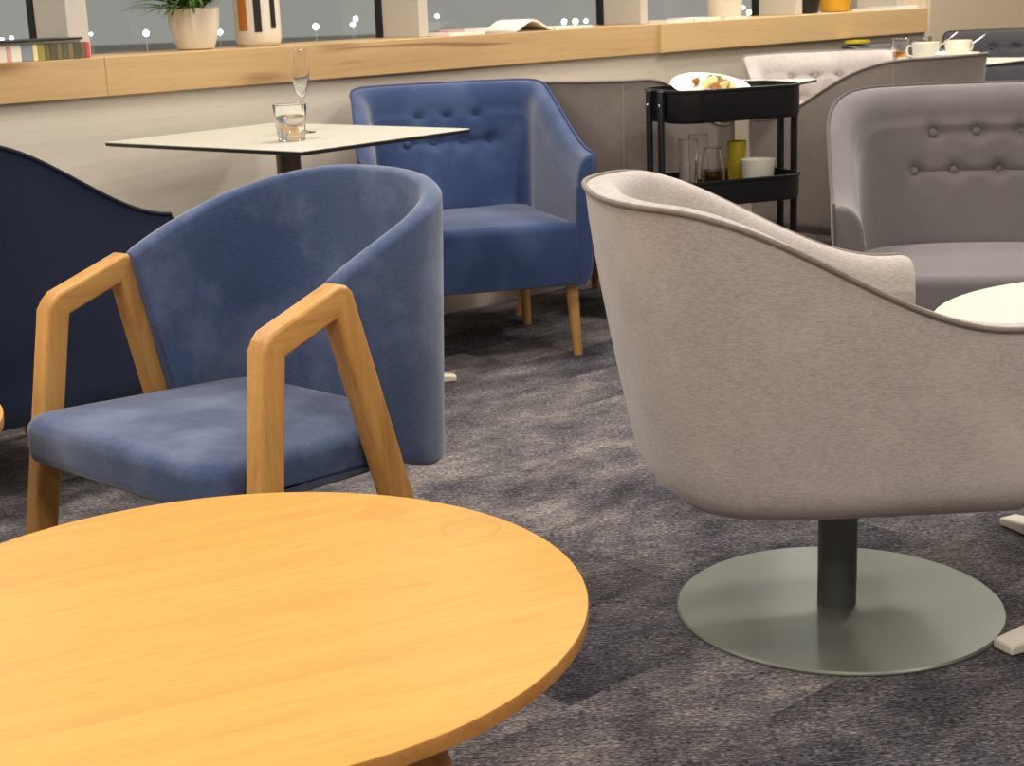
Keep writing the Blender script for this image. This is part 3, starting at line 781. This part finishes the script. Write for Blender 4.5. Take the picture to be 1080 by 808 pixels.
# ------------------------------------------------------------------ along the sill
ZS = HS+.0005
def on_sill(o, a, off_, rz=0, dz=0):
    o.matrix_world = WM @ Matrix.Translation((a, off_, ZS+dz)) @ Matrix.Rotation(rz, 4, 'Z'); return o
# white pot with a grassy plant
t = thing('potted_plant', 'white ceramic pot with a leafy green plant on the window sill', 'plant'); on_sill(t, 2.568, .23)
pot = obj('pot', *lathe([(0, 0), (.050, 0), (.058, .004), (.070, .035), (.078, .075), (.0825, .118), (.083, .127), (.080, .129), (.077, .126), (.072, .105), (0, .100)], 56), M['pot'], t)
obj('soil', *lathe([(0, .112), (.073, .110)], 32), M['soil'], t)
rnd = random.Random(5)
def blades(n, hmin, hmax, spread, droop, wmax, base=.03, z0=.11, a_lo=0, a_hi=2*PI):
    V, Fc = [], []
    for k in range(n):
        a = rnd.uniform(a_lo, a_hi); r0 = rnd.uniform(0, base); hh = rnd.uniform(hmin, hmax); sp = rnd.uniform(.3, 1)*spread; dr = rnd.uniform(.4, 1)*droop; w_ = rnd.uniform(.5, 1)*wmax
        b = len(V); m_ = 8
        for j in range(m_+1):
            u = j/m_; r = r0+sp*u; z = z0+hh*math.sin(PI*.55*u)-dr*u**2.5; ww = w_*math.sin(PI*(.12+.86*u))
            c, s_ = math.cos(a), math.sin(a)
            V += [Vector((c*r-s_*ww, s_*r+c*ww, z)), Vector((c*r, s_*r, z-ww*.35)), Vector((c*r+s_*ww, s_*r-c*ww, z))]
        for j in range(m_):
            q = b+3*j; Fc += [(q, q+1, q+4, q+3), (q+1, q+2, q+5, q+4)]
    return V, Fc
fo = obj('foliage', *merge(blades(150, .07, .20, .125, .03, .007), blades(70, .03, .09, .27, .055, .006, .03, .115, 2.7, 4.4), blades(40, .04, .09, .15, .04, .006, .03, .115, 4.4, 5.6)), M['leaf'], t)
obj('pale_foliage', *blades(70, .05, .16, .125, .05, .006), M['leaf2'], fo)
# cream vase with painted stripes
t = thing('vase', 'tall cream vase with orange and black upright stripes on the window sill', 'vase'); on_sill(t, 2.806, .23)
vp = [(0, 0), (.060, 0), (.068, .004), (.0735, .016), (.075, .05), (.0755, .15), (.074, .22), (.062, .27), (.035, .30), (.036, .33), (.032, .33), (.031, .30), (.056, .268), (.068, .22), (.069, .05), (0, .012)]
obj('body', *lathe(vp, 64), M['pot'], t)
def stripe(a0, a1, z0, z1, mt, nm='stripe'):
    n = 8; R_ = .0762; V = []; Fc = []
    for j in range(7):
        z = z0+(z1-z0)*j/6; R2 = .0768 if z > .05 else .0753+.0012
        for k in range(n+1):
            a = math.radians(a0+(a1-a0)*k/n); V.append((R2*math.cos(a), R2*math.sin(a), z))
    for j in range(6):
        for k in range(n): q = j*(n+1)+k; Fc.append((q, q+1, q+n+2, q+n+1))
    obj(nm, V, Fc, mt, t)
oc = plain('burnt_orange_glaze', (188, 112, 36), 0.4); bk = plain('black_glaze', (30, 28, 30), 0.4)
# angles in the wall frame; the camera looks along about +y there
vd = math.degrees(math.atan2(*( (WM.inverted() @ Vector((0, 0, H))).yx - Vector((.23, 2.806)) )))
stripe(vd-52, vd-26, .05, .215, oc); stripe(vd-8, vd+10, .045, .215, bk); stripe(vd+34, vd+50, .055, .215, bk)
# planter, small flower pots
t = thing('planter', 'plain cream planter standing on the sill right of the third window post', 'planter'); on_sill(t, 5.186, .23)
obj('body', *lathe([(0, 0), (.066, 0), (.070, .004), (.086, .20), (.087, .205), (.083, .205), (.078, .19), (0, .18)], 48), M['pot'], t)
obj('foliage', *blades(40, .06, .2, .09, .05, .008, z0=.19), M['leaf'], t)
t = thing('flower_pot', 'small golden pot with yellow flowers near the right end of the sill', 'plant'); on_sill(t, 5.98, .23)
obj('pot', *lathe([(0, 0), (.060, 0), (.066, .004), (.084, .075), (.084, .080), (.080, .080), (.074, .065), (0, .06)], 48), M['gold'], t)
fo = obj('foliage', *blades(50, .02, .07, .10, .03, .007, z0=.06), M['leaf'], t)
pet = plain('yellow_petal', (236, 196, 40), 0.6); pw = plain('white_petal', (236, 228, 208), 0.6)
def flowers(n, spread, z0, z1, mt, par, r=.012):
    for k in range(n):
        a = rnd.uniform(0, 2*PI); rr = spread*math.sqrt(rnd.random())
        obj('flower', *xform(lump(r, 40+k, .6), Matrix.Translation((rr*math.cos(a), rr*math.sin(a), rnd.uniform(z0, z1)))), mt, par)
flowers(16, .085, .085, .12, pet, t)
t = thing('flower_pot', 'small dark pot with white flowers left of the golden pot', 'plant'); on_sill(t, 5.76, .23)
obj('pot', *lathe([(0, 0), (.050, 0), (.055, .004), (.066, .065), (.066, .07), (.062, .07), (.058, .06), (0, .055)], 48), M['gasket'], t)
obj('foliage', *blades(40, .02, .06, .08, .02, .006, z0=.055), M['leaf'], t)
flowers(10, .06, .078, .105, pw, t, .010)
# a row of thin booklets with a magazine and a folder lying on top
bc = ((226, 216, 200), (222, 160, 160), (230, 222, 206), (132, 142, 150), (226, 214, 160), (150, 140, 60), (104, 100, 60), (86, 84, 62), (112, 104, 74), (92, 92, 66), (120, 112, 80), (84, 82, 60), (104, 96, 70), (206, 66, 84))
bn = ('leftmost white', 'pink', 'second white', 'grey-blue', 'pale yellow', 'mustard', 'olive', 'dark olive', 'khaki', 'dark green', 'tan', 'blackish green', 'brown', 'red')
bt = (.045, .012, .03, .034, .014, .02, .016, .02, .016, .018, .016, .02, .017, .012); a = 2.094-sum(bt)-.0005*14
for k in range(14):
    w_ = bt[k]; m_ = plain('booklet_cover_'+bn[k].replace(' ', '_'), bc[k], 0.6)
    o = obj('booklet', *box(0, w_, .0, .10, 0, .046), m_, smooth=False); bev(o, .0015, 2)
    on_sill(o, a, .02); tag(o, '%s booklet in the upright row on the sill at far left' % bn[k], 'book', 'booklets standing in a row on the sill'); a += w_+.0005
def magazine(label, a, o_, rz, w_, d, th, cover, dz=0, curl=0.0, group=None, name='magazine'):
    n = 10; V = []; Fc = []
    for side in (0, 1):
        for i in range(n+1):
            for j in (0, 1):
                u = i/n; V.append(((u-.5)*w_, (j-.5)*d, side*th + curl*math.sin(PI*u)**2))
    b = 2*(n+1)
    for i in range(n):
        Fc += [(2*i, 2*i+1, 2*i+3, 2*i+2), (b+2*i, b+2*i+2, b+2*i+3, b+2*i+1), (2*i, 2*i+2, b+2*i+2, b+2*i), (2*i+1, b+2*i+1, b+2*i+3, 2*i+3)]
    Fc += [(0, b, b+1, 1), (2*n, 2*n+1, b+2*n+1, b+2*n)]
    mi = [1 if (k % 4 == 1 and k < 4*n) else 0 for k in range(len(Fc))]
    o = obj(name, V, Fc, [M['paper'], plain('cover_'+name, cover, 0.4)], ang=30, mat_idx=mi); on_sill(o, a, o_, rz, dz); return tag(o, label, 'magazine', group)
magazine('white magazine lying across the row of booklets at far left', 1.925, .10, 0, .30, .15, .006, (222, 214, 200), .047)
fo = obj('folder', *box(-.17, .17, -.10, .10, 0, .006), M['gasket'], smooth=False); bev(fo, .002, 2); on_sill(fo, 1.90, .11, .03, .0535); tag(fo, 'thin black folder on top of the booklet row at far left', 'folder')
magazine('red-edged magazine lying at the left of the middle window', 3.545, .12, .05, .17, .16, .012, (200, 70, 60))
magazine('dark green magazine overlapping the red-edged one in the middle window', 3.64, .12, -.06, .18, .15, .006, (84, 92, 60), .0125)
magazine('open white magazine with a raised page in the middle window', 3.865, .125, .03, .20, .17, .008, (232, 228, 218), 0, .035)
magazine('flat white magazine at the right of the middle window pile', 4.085, .12, -.03, .19, .15, .010, (226, 220, 206))
magazine('dark-covered magazine lying just right of the third window post', 4.685, .12, .04, .16, .15, .011, (70, 62, 62))
magazine('pale pink magazine between the third post and the cream planter', 4.85, .12, -.03, .15, .16, .013, (226, 196, 184))
magazine('olive magazine lying against the foot of the cream planter', 5.00, .09, .04, .12, .13, .010, (130, 124, 84))
magazine('dark grey magazine at the right end of the sill', 6.06, .068, .03, .16, .125, .012, (96, 94, 94))
magazine('light grey magazine nearest the right end of the sill', 6.24, .09, -.05, .17, .16, .016, (170, 164, 158))

# ------------------------------------------------------------------ light
W = bpy.data.worlds.new('night'); S.world = W; W.use_nodes = True
bg = W.node_tree.nodes['Background']; bg.inputs['Color'].default_value = (1.0, .97, .90, 1); bg.inputs["Strength"].default_value = .37
def downlight_or_fill(x, y, power, size=.45, col=(1.0, .945, .865), z=2.74):
    d = bpy.data.lights.new('downlight_or_fill', 'AREA'); d.shape = 'DISK'; d.size = size; d.energy = power; d.color = col
    o = bpy.data.objects.new('downlight_or_fill', d); COL.objects.link(o); o.location = (x, y, z)
for (x, y, p) in ((-1.7, .4, 26), (.3, .2, 26), (-2.6, 1.4, 26), (1.6, -.6, 30), (-.6, -1.4, 34), (2.6, 1.2, 28), (-1.0, 2.9, 24), (1.3, 3.0, 26), (.1, 4.5, 30), (1.7, 4.7, 28), (1.3, 6.1, 26), (2.65, 6.7, 40), (3.2, 3.4, 26), (-2.1, 3.3, 18)):  # the two behind the camera are added fill for camera-facing sides
    downlight_or_fill(x, y, p)
# unseen fill lamps added far outside to brighten the ground
for (x, y, p) in ((-25, 45, 9000), (10, 50, 9000), (45, 70, 9000), (0, 110, 16000)):
    d = bpy.data.lights.new('outdoor_fill', 'AREA'); d.shape = 'DISK'; d.size = 8; d.energy = p; d.color = (1, .97, .92)
    o = bpy.data.objects.new('outdoor_fill', d); COL.objects.link(o); o.location = (x, y, 16)
vs = S.view_settings
S.display_settings.display_device = 'sRGB'
vs.view_transform = 'Standard'; vs.look = 'None'; vs.gamma = 1; vs.use_curve_mapping = False; vs.exposure = 0.15
